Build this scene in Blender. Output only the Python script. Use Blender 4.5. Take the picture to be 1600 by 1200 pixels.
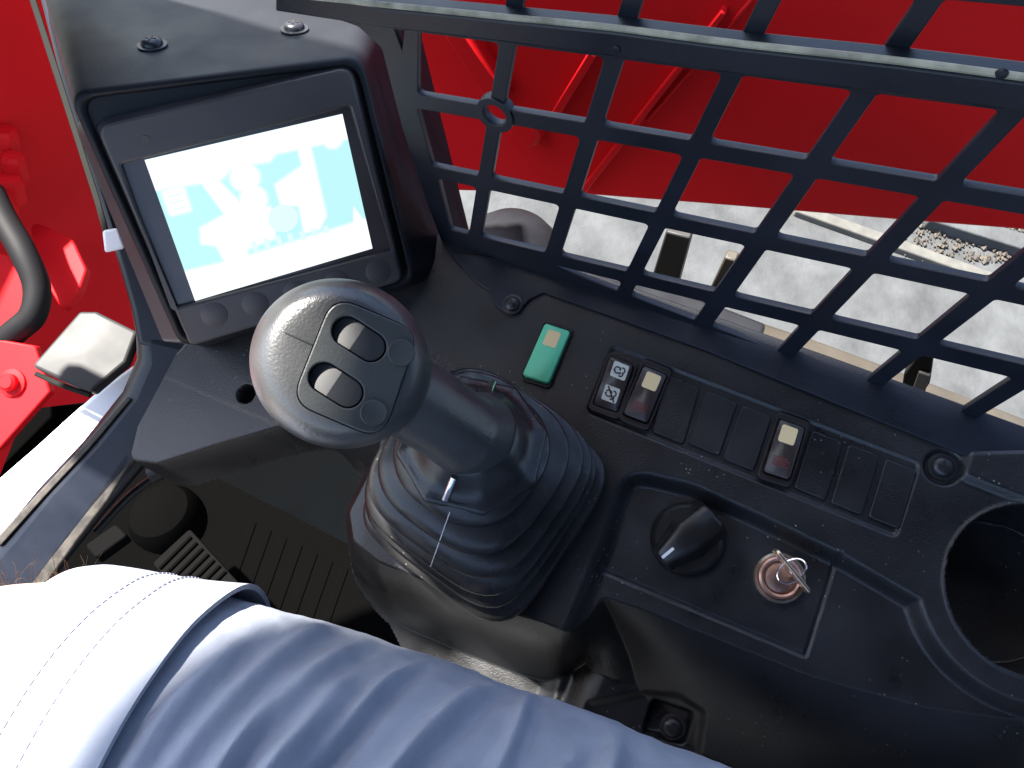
import bpy, bmesh, math, random
import numpy as np
from mathutils import Vector, Matrix

random.seed(7); rng = np.random.default_rng(7)
for o in list(bpy.data.objects): bpy.data.objects.remove(o)
SC = bpy.context.scene
COL = SC.collection

# ------------------------------------------------------------------ camera
FOC = 1244.0                                    # focal length in photo pixels (1600 wide)
U_c = Vector((.15, .45, .88)).normalized()      # world up seen from the camera
R_c = Vector((.432, .796, -.424)); R_c = (R_c - U_c*R_c.dot(U_c)).normalized()   # machine right
F_c = U_c.cross(R_c).normalized()               # machine forward
ROT = Matrix((R_c, F_c, U_c))                   # camera axes -> world axes
CAM = Vector((0, 0, 1.60))
cam = bpy.data.cameras.new('Camera'); cam.lens = FOC/1600*36; cam.sensor_width = 36
cam.clip_start = .01; cam.clip_end = 500
co = bpy.data.objects.new('Camera', cam); COL.objects.link(co)
co.matrix_world = Matrix.Translation(CAM) @ ROT.to_4x4()
SC.camera = co

# ------------------------------------------------------------------ light
EXPO = 2.6
sun_dir = Vector((.02, .574, .819)).normalized()      # towards the sun: ahead of the machine
SUN_EL = math.asin(sun_dir.z); SUN_AZ = math.atan2(sun_dir.x, sun_dir.y)
w = bpy.data.worlds.new('World'); SC.world = w; w.use_nodes = True
nt = w.node_tree; bg = nt.nodes['Background']
sky = nt.nodes.new('ShaderNodeTexSky'); sky.sky_type = 'NISHITA'; sky.sun_disc = False
sky.sun_elevation = SUN_EL; sky.sun_rotation = SUN_AZ; sky.air_density = 1.0; sky.dust_density = 1.5
nt.links.new(sky.outputs[0], bg.inputs[0]); bg.inputs[1].default_value = .078
sl = bpy.data.lights.new('Sun', 'SUN'); sl.energy = 5.0; sl.angle = math.radians(2.0); sl.color = (1, .95, .87)
so = bpy.data.objects.new('Sun', sl); COL.objects.link(so)
so.rotation_euler = (-sun_dir).to_track_quat('-Z', 'Y').to_euler()
SC.view_settings.view_transform = 'Standard'; SC.view_settings.look = 'None'
SC.view_settings.gamma = 1; SC.view_settings.exposure = EXPO
SC.view_settings.use_curve_mapping = False

# ------------------------------------------------------------------ geometry helpers
def ray(px, py):
    return ROT @ Vector(((px-800)/FOC, -(py-600)/FOC, -1))
def C(px, py, d):                 # a point d metres deep
    return CAM + ray(px, py)*d
def cd(x, y, z): return (ROT @ Vector((x, y, z))).normalized()

class Frame:
    """A plane in the world: origin, x axis, y axis, normal (all world)."""
    def __init__(s, o, n, xdir):
        s.o = o.copy(); s.n = n.normalized(); s.x = (xdir - s.n*xdir.dot(s.n)).normalized(); s.y = s.n.cross(s.x)
    def px(s, px, py, z=0):
        r = ray(px, py); t = ((s.o + s.n*z - CAM).dot(s.n))/r.dot(s.n)
        p = CAM + r*t - s.o
        return (p.dot(s.x), p.dot(s.y))
    def w(s, x, y, z=0): return s.o + s.x*x + s.y*y + s.n*z
    def sub(s, px, py, z=0, ang=0):
        x, y = s.px(px, py, z)
        return Frame(s.w(x, y, z), s.n, s.x*math.cos(ang) + s.y*math.sin(ang))

def finish(me, smooth, angle=35):
    if smooth:
        me.polygons.foreach_set('use_smooth', [True]*len(me.polygons))
        me.set_sharp_from_angle(angle=math.radians(angle))
def put(o, parent):
    COL.objects.link(o)
    if parent is not None:
        p = parent
        off = Vector((0, 0, 0))
        while p is not None: off += Vector(p.location); p = p.parent
        for v in o.data.vertices: v.co -= off
        o.parent = parent
    else:
        n = len(o.data.vertices); a = np.empty(n*3, 'f'); o.data.vertices.foreach_get('co', a); a = a.reshape(-1, 3)
        c = Vector((a[:, 0].mean(), a[:, 1].mean(), a[:, 2].min()))
        o.data.vertices.foreach_set('co', (a - np.array(c, 'f')).ravel()); o.location = c
    o.data.update()
    return o
def mesh(name, vs, fs, m, parent=None, smooth=True, angle=35, bevel=0, seg=2):
    me = bpy.data.meshes.new(name); me.from_pydata([tuple(v) for v in vs], [], fs); me.update()
    bm = bmesh.new(); bm.from_mesh(me); bmesh.ops.recalc_face_normals(bm, faces=bm.faces); bm.to_mesh(me); bm.free()
    me.materials.append(m); o = bpy.data.objects.new(name, me)
    finish(me, smooth, angle)
    put(o, parent)
    if bevel:
        b = o.modifiers.new('Bevel', 'BEVEL'); b.width = bevel; b.segments = seg; b.limit_method = 'ANGLE'; b.angle_limit = math.radians(40)
        b.harden_normals = False
    return o
def root(name, loc, label, cat, group=None):
    o = bpy.data.objects.new(name, None); o.empty_display_size = .02; COL.objects.link(o); o.location = loc
    o['label'] = label; o['category'] = cat
    if group: o['group'] = group
    return o
def tag(o, label, cat, group=None):
    o['label'] = label; o['category'] = cat
    if group: o['group'] = group
    return o
def struct(o): o['kind'] = 'structure'; return o

def rpoly(pts, r, seg=5):
    """Round a polygon's corners; r a number or one per corner."""
    out = []; n = len(pts)
    for i in range(n):
        rr = r[i] if hasattr(r, '__len__') else r
        a, b, c = (Vector(pts[k % n]) for k in (i-1, i, i+1))
        if rr <= 0: out.append(tuple(b)); continue
        u = (a-b); v = (c-b); lu, lv = u.length, v.length; u.normalize(); v.normalize()
        ang = u.angle(v, math.pi)
        if ang > math.pi-.05: out.append(tuple(b)); continue
        d = min(rr/math.tan(ang/2), lu*.48, lv*.48)
        p, q = b+u*d, b+v*d
        for k in range(seg+1):
            t = k/seg
            out.append(tuple(p*(1-t)**2 + b*2*t*(1-t) + q*t*t))
    return out
def prism(name, fr, poly, z0, z1, m, parent=None, taper=0., bevel=0, seg=2, smooth=True, angle=35):
    """Extrude a 2D polygon of a frame from z0 to z1 (z1 towards the viewer)."""
    n = len(poly); c = Vector((sum(p[0] for p in poly)/n, sum(p[1] for p in poly)/n))
    lo = [fr.w(p[0] + (p[0]-c.x)*taper, p[1] + (p[1]-c.y)*taper, z0) for p in poly]
    hi = [fr.w(p[0], p[1], z1) for p in poly]
    fs = [list(range(n))[::-1], list(range(n, 2*n))] + [[i, (i+1) % n, n+(i+1) % n, n+i] for i in range(n)]
    return mesh(name, lo+hi, fs, m, parent, smooth, angle, bevel, seg)
def rect(w_, h_, cx=0, cy=0): return [(cx-w_/2, cy-h_/2), (cx+w_/2, cy-h_/2), (cx+w_/2, cy+h_/2), (cx-w_/2, cy+h_/2)]
def disc(r, n=28, cx=0, cy=0): return [(cx+r*math.cos(2*math.pi*i/n), cy+r*math.sin(2*math.pi*i/n)) for i in range(n)]
def pill(half, r, ang, cx, cy, n=12):
    out = []
    for s in (1, -1):
        for k in range(n+1):
            a = ang + (0 if s > 0 else math.pi) - math.pi/2 + math.pi*k/n
            out.append((cx + s*half*math.cos(ang) + r*math.cos(a), cy + s*half*math.sin(ang) + r*math.sin(a)))
    return out
def pxs(fr, pts, z=0): return [fr.px(x, y, z) for x, y in pts]
def holed(name, fr, outer, holes, z0, z1, m, parent, bevel=0.0004):
    """A plate with holes, through a filled 2D curve turned into a mesh."""
    cu = bpy.data.curves.new('tmp', 'CURVE'); cu.dimensions = '2D'; cu.fill_mode = 'BOTH'
    cu.extrude = (z1-z0)/2 - bevel; cu.bevel_depth = bevel; cu.bevel_resolution = 1
    cu.offset = -bevel
    for pl in [outer]+holes:
        sp = cu.splines.new('POLY'); sp.points.add(len(pl)-1); sp.use_cyclic_u = True
        for p, q in zip(sp.points, pl): p.co = (q[0], q[1], 0, 1)
    ob = bpy.data.objects.new('tmp', cu); COL.objects.link(ob)
    dg = bpy.context.evaluated_depsgraph_get()
    me = bpy.data.meshes.new_from_object(ob.evaluated_get(dg)); me.name = name
    bpy.data.objects.remove(ob); bpy.data.curves.remove(cu)
    zc = (z0+z1)/2
    for v in me.vertices: v.co = fr.w(v.co.x, v.co.y, v.co.z+zc)
    me.materials.clear(); me.materials.append(m)
    finish(me, True, 30)
    return put(bpy.data.objects.new(name, me), parent)
def loft(name, rings, m, parent=None, cap0=True, cap1=True, smooth=True, angle=40, closed=True):
    n = len(rings[0]); vs = [p for r in rings for p in r]; fs = []
    for k in range(len(rings)-1):
        for i in range(n if closed else n-1):
            j = (i+1) % n; fs.append([k*n+i, k*n+j, (k+1)*n+j, (k+1)*n+i])
    if cap0: fs.append(list(range(n))[::-1])
    if cap1: fs.append([(len(rings)-1)*n+i for i in range(n)])
    return mesh(name, vs, fs, m, parent, smooth, angle)
def spline(pts, n):
    """Catmull-Rom through points (tuples of any length)."""
    P = [np.array(p, float) for p in pts]; P = [2*P[0]-P[1]] + P + [2*P[-1]-P[-2]]; out = []
    for i in range(1, len(P)-2):
        for k in range(n):
            t = k/n; a, b, c, d = P[i-1:i+3]
            out.append(.5*((2*b) + (-a+c)*t + (2*a-5*b+4*c-d)*t*t + (-a+3*b-3*c+d)*t**3))
    out.append(P[-2]); return out
def tube_rings(path, rad, n=14, up=None):
    rings = []; prev = None
    for i, p in enumerate(path):
        a = path[max(0, i-1)]; b = path[min(len(path)-1, i+1)]; t = (b-a).normalized()
        ref = prev if prev is not None else (up or (Vector((0, 0, 1)) if abs(t.z) < .9 else Vector((1, 0, 0))))
        x = (ref - t*ref.dot(t)).normalized(); y = t.cross(x); prev = x
        r = rad[i] if hasattr(rad, '__len__') else rad
        rings.append([p + x*r*math.cos(2*math.pi*k/n) + y*r*math.sin(2*math.pi*k/n) for k in range(n)])
    return rings
def tube(name, pts, r, m, parent=None, n=14, sub=6):
    path = [Vector(p) for p in spline([tuple(p) for p in pts], sub)] if sub > 1 else [Vector(p) for p in pts]
    return loft(name, tube_rings(path, r, n), m, parent)
def revolve(name, fr, prof, m, parent=None, n=40, cap0=True, cap1=True, angle=35):
    rings = [[fr.w(r*math.cos(2*math.pi*k/n), r*math.sin(2*math.pi*k/n), z) for k in range(n)] for r, z in prof]
    return loft(name, rings, m, parent, cap0, cap1, True, angle)

# ------------------------------------------------------------------ materials
def mat(name, col, rough=.5, metal=0., spec=.5, bump=0., bscale=900., var=0., vscale=30., dust=0., dcol=(.32, .30, .27), coat=0., bdist=.0004):
    m = bpy.data.materials.new(name); m.use_nodes = True; t = m.node_tree; L = t.links.new
    b = t.nodes['Principled BSDF']; b.inputs['Base Color'].default_value = (*col, 1)
    b.inputs['Roughness'].default_value = rough; b.inputs['Metallic'].default_value = metal
    b.inputs['Specular IOR Level'].default_value = spec; b.inputs['Coat Weight'].default_value = coat
    tc = t.nodes.new('ShaderNodeTexCoord'); out = tc.outputs['Object']
    cur = None
    def noise(s, d=4):
        n = t.nodes.new('ShaderNodeTexNoise'); n.inputs['Scale'].default_value = s; n.inputs['Detail'].default_value = d
        L(out, n.inputs['Vector']); return n.outputs['Fac']
    def ramp(x, a, b_):
        r = t.nodes.new('ShaderNodeMapRange'); r.inputs[1].default_value = a; r.inputs[2].default_value = b_; L(x, r.inputs[0]); return r.outputs[0]
    if var or dust:
        f = ramp(noise(vscale), .3, .7)
        mx = t.nodes.new('ShaderNodeMix'); mx.data_type = 'RGBA'; L(f, mx.inputs[0])
        mx.inputs[6].default_value = tuple(c*(1-var) for c in col)+(1,); mx.inputs[7].default_value = tuple(min(1, c*(1+var)) for c in col)+(1,)
        cur = mx.outputs[2]
        rr = t.nodes.new('ShaderNodeMapRange'); L(f, rr.inputs[0]); rr.inputs[3].default_value = max(.02, rough-.07); rr.inputs[4].default_value = min(1, rough+.07)
        L(rr.outputs[0], b.inputs['Roughness'])
    if dust:
        v = t.nodes.new('ShaderNodeTexVoronoi'); v.inputs['Scale'].default_value = 330; v.inputs['Randomness'].default_value = 1; L(out, v.inputs['Vector'])
        spot = ramp(v.outputs['Distance'], .20, .11)
        patch = ramp(noise(22, 3), .50, .66)
        sel = ramp(v.outputs['Color'], .62, .66)
        m1 = t.nodes.new('ShaderNodeMath'); m1.operation = 'MULTIPLY'; L(spot, m1.inputs[0]); L(patch, m1.inputs[1])
        m2 = t.nodes.new('ShaderNodeMath'); m2.operation = 'MULTIPLY'; L(m1.outputs[0], m2.inputs[0]); L(sel, m2.inputs[1])
        film = t.nodes.new('ShaderNodeMath'); film.operation = 'MULTIPLY_ADD'; L(ramp(noise(9, 6), .45, .8), film.inputs[0]); film.inputs[1].default_value = .05*dust
        L(m2.outputs[0], film.inputs[2]); 
        cl = t.nodes.new('ShaderNodeMath'); cl.operation = 'MINIMUM'; L(film.outputs[0], cl.inputs[0]); cl.inputs[1].default_value = .75*dust
        mx = t.nodes.new('ShaderNodeMix'); mx.data_type = 'RGBA'; L(cl.outputs[0], mx.inputs[0]); L(cur, mx.inputs[6]); mx.inputs[7].default_value = (*dcol, 1)
        cur = mx.outputs[2]
    if cur is not None: L(cur, b.inputs['Base Color'])
    if bump:
        bp = t.nodes.new('ShaderNodeBump'); bp.inputs['Strength'].default_value = bump; bp.inputs['Distance'].default_value = bdist
        L(noise(bscale, 3), bp.inputs['Height']); L(bp.outputs[0], b.inputs['Normal'])
    return m
def emis(name, col, s):
    m = bpy.data.materials.new(name); m.use_nodes = True; b = m.node_tree.nodes['Principled BSDF']
    b.inputs['Base Color'].default_value = (.02, .02, .02, 1); b.inputs['Roughness'].default_value = .3
    b.inputs['Emission Color'].default_value = (*col, 1); b.inputs['Emission Strength'].default_value = s
    return m
M = dict(
    plastic=mat('console plastic', (.014, .0143, .0165), .33, bump=.55, bscale=1000, var=.3, dust=1.),
    pod=mat('pod plastic', (.011, .012, .015), .48, spec=.25, bump=.3, bscale=1200, var=.2),
    unit=mat('display casing', (.050, .045, .046), .45, bump=.15, bscale=1500, var=.12),
    glass=mat('display glass', (.055, .046, .047), .2, var=.15, vscale=25),
    grip=mat('grip rubber', (.044, .045, .047), .36, spec=.8, bump=.45, bscale=800, var=.2),
    plate=mat('grip plate', (.040, .043, .043), .45, bump=.35, bscale=900, var=.15),
    rocker=mat('grip rocker', (.035, .036, .038), .34),
    boot=mat('boot rubber', (.020, .020, .021), .28, bump=.2, bscale=700, var=.25, dust=.7),
    guard=mat('guard paint', (.010, .013, .022), .42, spec=.4, bump=.25, bscale=600, var=.2),
    worn=mat('sunlit edge', (.30, .30, .24), .6, var=.45, vscale=90, bump=.4, bscale=300),  # pale colour standing in for sunlight on the rail's top edge
    switch=mat('switch body', (.045, .034, .031), .30, var=.1),
    bezel=mat('switch bezel', (.018, .014, .015), .35),
    green=mat('green switch', (.16, .72, .42), .38, var=.08),
    lens=mat('cream lens', (.95, .72, .38), .35),
    sticker=mat('icon sticker', (.68, .67, .58), .5),
    ink=mat('icon ink', (.012, .012, .012), .5),
    redprint=mat('red print', (.16, .02, .02), .5),
    white=mat('white mark', (.85, .84, .82), .5),
    knob=mat('knob plastic', (.014, .013, .013), .32),
    brass=mat('key brass', (.85, .68, .50), .32, 1., var=.2, vscale=60),
    copper=mat('barrel copper', (.55, .33, .26), .35, 1., var=.25, vscale=60),
    chrome=mat('chrome', (.75, .76, .80), .15, 1.),
    screw=mat('screw steel', (.05, .05, .055), .35, .6),
    steel=mat('satin plate', (.022, .022, .023), .55, 0., spec=.3, bump=.12, bscale=900, var=.2, vscale=25),
    red=mat('red paint', (.60, .006, .010), .55, var=.06, vscale=6, coat=.0, spec=.18),
    timber=mat('timber', (.07, .068, .06), .8, var=.2, vscale=30),
    gravel=mat('rubble', (.055, .047, .037), .9, var=.4, vscale=25),
    sill=mat('sill paint', (.82, .82, .84), .4, var=.04),
    hose=mat('hose rubber', (.006, .006, .007), .65, spec=.2),
    concrete=mat('concrete', (.043, .0455, .047), .9, bump=.5, bscale=30, var=.42, vscale=9, bdist=.008),
    fender=mat('deck plate', (.040, .034, .026), .6, var=.15),
    skin=mat('skin', (.62, .44, .35), .55, bump=.2, bscale=400),
    shorts=mat('shorts cotton', (.305, .33, .395), .9, spec=.15, bump=.5, bscale=1500, var=.07, vscale=60),
    thread=mat('stitch thread', (.16, .17, .22), .9),
    hair=mat('hair', (.09, .05, .03), .5),
    shaded_floor=mat('floor mat', (.002, .002, .002), .9, spec=.0, bump=.2, bscale=300),  # blacker than real rubber: foot-well shade put into the colour
    pedal=mat('pedal rubber', (.003, .0028, .003), .8, spec=.03, bump=.3, bscale=600, var=.3),  # darkened likewise, shade of the foot well is in the colour
    panel=mat('front panel', (.022, .023, .021), .55, spec=.3, bump=.2, bscale=900, var=.2),
    rust=mat('scuffed edge', (.035, .030, .025), .6, var=.6, vscale=120, bump=.5, bscale=400),
    frame=mat('frame paint', (.007, .009, .015), .34, spec=.35, var=.2, bump=.15, bscale=500),
    seal=mat('window seal', (.012, .013, .012), .8, spec=.1, var=.2, vscale=40),
    scr_cyan=emis('screen cyan', (.54, .95, .98), 1/2**EXPO),
    scr_white=emis('screen white', (1, 1, 1), 1.15/2**EXPO),
    scr_m1=emis('screen blend a', (.62, .96, .985), 1/2**EXPO), scr_m2=emis('screen blend b', (.74, .98, .99), 1/2**EXPO), scr_m3=emis('screen blend c', (.88, .99, 1), 1/2**EXPO),
    scr_soft=emis('screen soft', (.78, .97, .97), 1/2**EXPO),
)

# ------------------------------------------------------------------ ground
GZ = 0.0
gnd = struct(mesh('ground', [(-60, -60, GZ), (60, -60, GZ), (60, 60, GZ), (-60, 60, GZ)], [[0, 1, 2, 3]], M['concrete']))
FG = Frame(Vector((0, 0, GZ)), Vector((0, 0, 1)), Vector((1, 0, 0)))

# ------------------------------------------------------------------ cab roof and rear wall, with unseen sun blockers added to shade the inside
def slab(name, a_, b_, m):
    x0_, y0_, z0_ = a_; x1_, y1_, z1_ = b_
    vs = [(x, y, z) for z in (z0_, z1_) for y in (y0_, y1_) for x in (x0_, x1_)]
    return struct(mesh(name, vs, [[0, 1, 3, 2], [4, 5, 7, 6], [0, 1, 5, 4], [2, 3, 7, 6], [0, 2, 6, 4], [1, 3, 7, 5]], m, None, smooth=False, bevel=.01))
slab('cab_roof', (-.62, -.62, 2.02), (.34, .618, 2.07), M['frame'])
slab('pillar_sun_block', (.165, .41, 1.255), (.337, .49, 2.015), M['frame'])  # unseen corner post, widened to keep the sun off pod and console
slab('apron_sun_block', (.10, .415, 1.12), (.164, .455, 1.65), M['frame'])  # unseen box added to keep the sun off the apron and boot
slab('leg_sun_block', (-.62, .62, 2.02), (.088, .668, 2.045), M['frame'])  # unseen strip added past the roof edge to shade the thigh
slab('cab_rear_wall', (-.62, -.62, .9), (.34, -.57, 2.015), M['frame'])

# ------------------------------------------------------------------ main frames
FC_ = Frame(C(1050, 650, .478), cd(-.2, .25, .95), cd(.92, -.38, .25))           # console deck
FD = Frame(C(412, 322, .47), cd(.284, -.422, .861), cd(.97, .22, 0))             # display face
P1 = C(700, 400, .55); P2 = C(1500, 660, .452)
g_up = cd(.11, .42, .90)
FGd = Frame(P2, (P1-P2).cross(g_up), (P2-P1))
if FGd.n.dot(CAM-P2) < 0: FGd = Frame(P2, -FGd.n, (P2-P1))

# ------------------------------------------------------------------ console (moulded height field)
def np_px(pts): return np.array(pxs(FC_, pts))
def sdf(P, poly):
    """signed distance (negative inside) from points P (n,2) to a polygon."""
    d = np.full(len(P), 1e9); ins = np.zeros(len(P), bool); n = len(poly)
    for i in range(n):
        a, b = poly[i], poly[(i+1) % n]; ab = b-a; t = np.clip(((P-a)@ab)/(ab@ab+1e-12), 0, 1)
        d = np.minimum(d, np.linalg.norm(P-a-t[:, None]*ab, axis=1))
        c = ((a[1] > P[:, 1]) != (b[1] > P[:, 1])) & (P[:, 0] < (b[0]-a[0])*(P[:, 1]-a[1])/(b[1]-a[1]+1e-12)+a[0]); ins ^= c
    return np.where(ins, -d, d)
def line_d(P, pts):
    d = np.full(len(P), 1e9)
    for a, b in zip(pts[:-1], pts[1:]):
        ab = b-a; t = np.clip(((P-a)@ab)/(ab@ab), 0, 1); d = np.minimum(d, np.linalg.norm(P-a-t[:, None]*ab, axis=1))
    return d
def ss(a, b, x): t = np.clip((x-a)/(b-a), 0, 1); return t*t*(3-2*t)
deck_px = [(690, 360), (1100, 480), (1620, 670), (1900, 790), (1950, 1180), (1600, 1128), (1450, 1108), (1270, 1058), (1100, 990), (1000, 950),
           (940, 932), (912, 970), (893, 990), (850, 972), (800, 958), (697, 920), (592, 878), (552, 845), (544, 800), (590, 715), (600, 660),
           (520, 652), (430, 664), (340, 690), (240, 722), (196, 716), (215, 640), (262, 560), (330, 480), (600, 380)]
deck = np.array(rpoly(pxs(FC_, deck_px), .006, 4))
x0, x1 = -.335, .36; y0, y1 = -.235, .12; st = .0009
gx = np.arange(x0, x1, st); gy = np.arange(y0, y1, st); NX, NY = len(gx), len(gy)
G = np.stack(np.meshgrid(gx, gy, indexing='xy'), -1).reshape(-1, 2)
h = np.zeros(len(G))
dT = sdf(G, deck)
cup = np.array(FC_.px(1622, 922)); rc = np.linalg.norm(G-cup, axis=1)
rec_px = [(978, 738), (1080, 762), (1190, 812), (1310, 870), (1465, 960), (1700, 1075), (2000, 1230), (1900, 1500), (780, 1300), (850, 1090), (905, 950), (945, 850)]
rec = np.array(rpoly(pxs(FC_, rec_px), [.016]+[.02]*10+[.02], 6))
dI = np.maximum(sdf(G, rec), .060-rc)
h += -.0085*ss(.004, -.006, dI)
bay = np.array(rpoly(pxs(FC_, [(958, 541), (1437, 725), (1400, 838), (918, 643)]), .003, 3))
h += -.0014*ss(.0012, -.0008, sdf(G, bay))
gro = np_px([(1312, 866), (1262, 1027), (930, 888)])
h += -.0011*ss(.0014, .0003, line_d(G, gro))
h += .0035*ss(.003, -.003, sdf(G, np.array(rpoly(pxs(FC_, [(1512, 705), (1500, 745), (1640, 800), (1700, 700)]), .004, 3))))
h += -.0035*ss(.0105, .0085, np.linalg.norm(G-np.array(FC_.px(1473, 730)), axis=1))
h += -.015*ss(.0068, .0055, np.linalg.norm(G-np.array(FC_.px(380, 613)), axis=1))
# crease on the left apron, dished area left of the lever
h += -.004*ss(0, .03, sdf(G, np_px([(640, 300), (1900, 700), (1900, 1300), (700, 1300), (560, 900), (600, 700), (600, 560), (660, 470)])))
bootc = np.array(FC_.px(760, 860)); nearb = ss(.150, .105, np.linalg.norm(G-bootc, axis=1)) * ss(.02, -.02, G[:, 0])
wdrop = np.maximum(.011 + .058*ss(-.03, .09, G[:, 0]), .011+.032*nearb)
q_ = np.clip(dT/wdrop, 0, 1)
h += -(.052+.030*nearb)*(q_ - .12*np.sin(2*np.pi*q_)/np.pi)
# lower apron at the right, with a screw pocket and a ledge
low = np.array(rpoly(pxs(FC_, [(915, 1105), (1010, 1085), (1060, 1085), (1100, 1110), (1090, 1200), (900, 1230)], -.05), .004, 3))
h += -.004*ss(.003, -.003, sdf(G, low))
pk = np.array(rpoly(pxs(FC_, [(1020, 1095), (1082, 1112), (1068, 1165), (1003, 1150)], -.055), .003, 3))
h += -.010*ss(.0015, -.0015, sdf(G, pk))
# cup well
h += -.075*ss(.0445, .0425, rc)
h += .0012*ss(.047, .0445, rc)*ss(.0415, .044, rc)
Wv = np.array([FC_.o]) + G[:, :1]*np.array([FC_.x]) + G[:, 1:]*np.array([FC_.y]) + h[:, None]*np.array([FC_.n])
# cut away the foot well and whatever lies beyond the guard
well_px = [(100, 700), (196, 722), (240, 730), (340, 698), (430, 672), (520, 660), (594, 668), (580, 715), (540, 800), (546, 850), (512, 905), (520, 960), (560, 1040), (500, 1500), (-600, 1500), (-600, 300), (60, 300)]
dW = sdf(G, np.array(pxs(FC_, well_px)))
dGd = (Wv - np.array(P2)) @ np.array(FGd.n)
keep = (~((dW < 0) & (dT > .010 + .036*nearb))) & (dGd > -.004) & (dT < .10)
idx = np.arange(NX*NY).reshape(NY, NX)
a, b, c, d = idx[:-1, :-1].ravel(), idx[:-1, 1:].ravel(), idx[1:, 1:].ravel(), idx[1:, :-1].ravel()
ok = keep[a] & keep[b] & keep[c] & keep[d]
faces = np.stack([a, b, c, d], 1)[ok]
used = np.unique(faces); remap = np.full(NX*NY, -1); remap[used] = np.arange(len(used)); faces = remap[faces]; V = Wv[used]
CONS = root('control_console', FC_.w(0, 0, -.06), 'black moulded plastic control console beside the seat with switch row and cup holder', 'console')
me = bpy.data.meshes.new('console_shell'); me.vertices.add(len(V)); me.vertices.foreach_set('co', V.astype('f').ravel())
me.loops.add(len(faces)*4); me.loops.foreach_set('vertex_index', faces.astype('i').ravel())
me.polygons.add(len(faces)); me.polygons.foreach_set('loop_start', np.arange(0, len(faces)*4, 4, dtype='i')); me.update(calc_edges=True)
me.polygons.foreach_set('use_smooth', np.ones(len(faces), bool)); me.materials.append(M['plastic'])
put(bpy.data.objects.new('console_shell', me), CONS)

def height(px, py):
    p = np.array([FC_.px(px, py)]); k = np.argmin(np.abs(gx-p[0, 0])); j = np.argmin(np.abs(gy-p[0, 1]))
    return h[j*NX+k]
def screw(fr, r, parent, m='screw'):
    o = revolve('screw', fr, [(r, 0), (r, r*.35), (r*.85, r*.6), (r*.5, r*.72), (0.0003, r*.75)], M[m], parent, 24, angle=50)
    prism('cross_slot', fr, [(-r*.5, -r*.1), (-r*.1, -r*.1), (-r*.1, -r*.5), (r*.1, -r*.5), (r*.1, -r*.1), (r*.5, -r*.1), (r*.5, r*.1), (r*.1, r*.1), (r*.1, r*.5), (-r*.1, r*.5), (-r*.1, r*.1), (-r*.5, r*.1)], r*.5, r*.78, M['ink'], o, smooth=False)
    revolve('washer', fr, [(r*1.35, 0), (r*1.35, r*.15), (r*.9, r*.2)], M[m], o, 24, cap1=False)
    return o
screw(FC_.sub(1472, 730, -.0034, .3), .0058, CONS)
screw(FC_.sub(801, 476, .0022, .6), .0050, CONS)
screw(FC_.sub(1051, 1135, -.062, .2), .0058, CONS)

# blank covers in the switch bay: local frame along the row
row_ang = math.atan2(*(lambda p, q: (q[1]-p[1], q[0]-p[0]))(FC_.px(970, 545), FC_.px(1420, 715)))
def quad_px(pts, z=0): return pxs(FC_, pts, z)
for q in ([(1042, 586), (1093, 606), (1068, 695), (1018, 675)], [(1105, 611), (1152, 630), (1124, 713), (1075, 693)], [(1160, 633), (1206, 652), (1178, 737), (1128, 717)],
          [(1268, 672), (1316, 690), (1290, 783), (1240, 762)], [(1326, 694), (1374, 712), (1347, 806), (1297, 786)], [(1384, 716), (1432, 735), (1406, 828), (1356, 808)]):
    prism('blank_cover', FC_, rpoly(quad_px(q), .0022, 3), -.004, .0006, M['plastic'], CONS, bevel=.0008)

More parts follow.
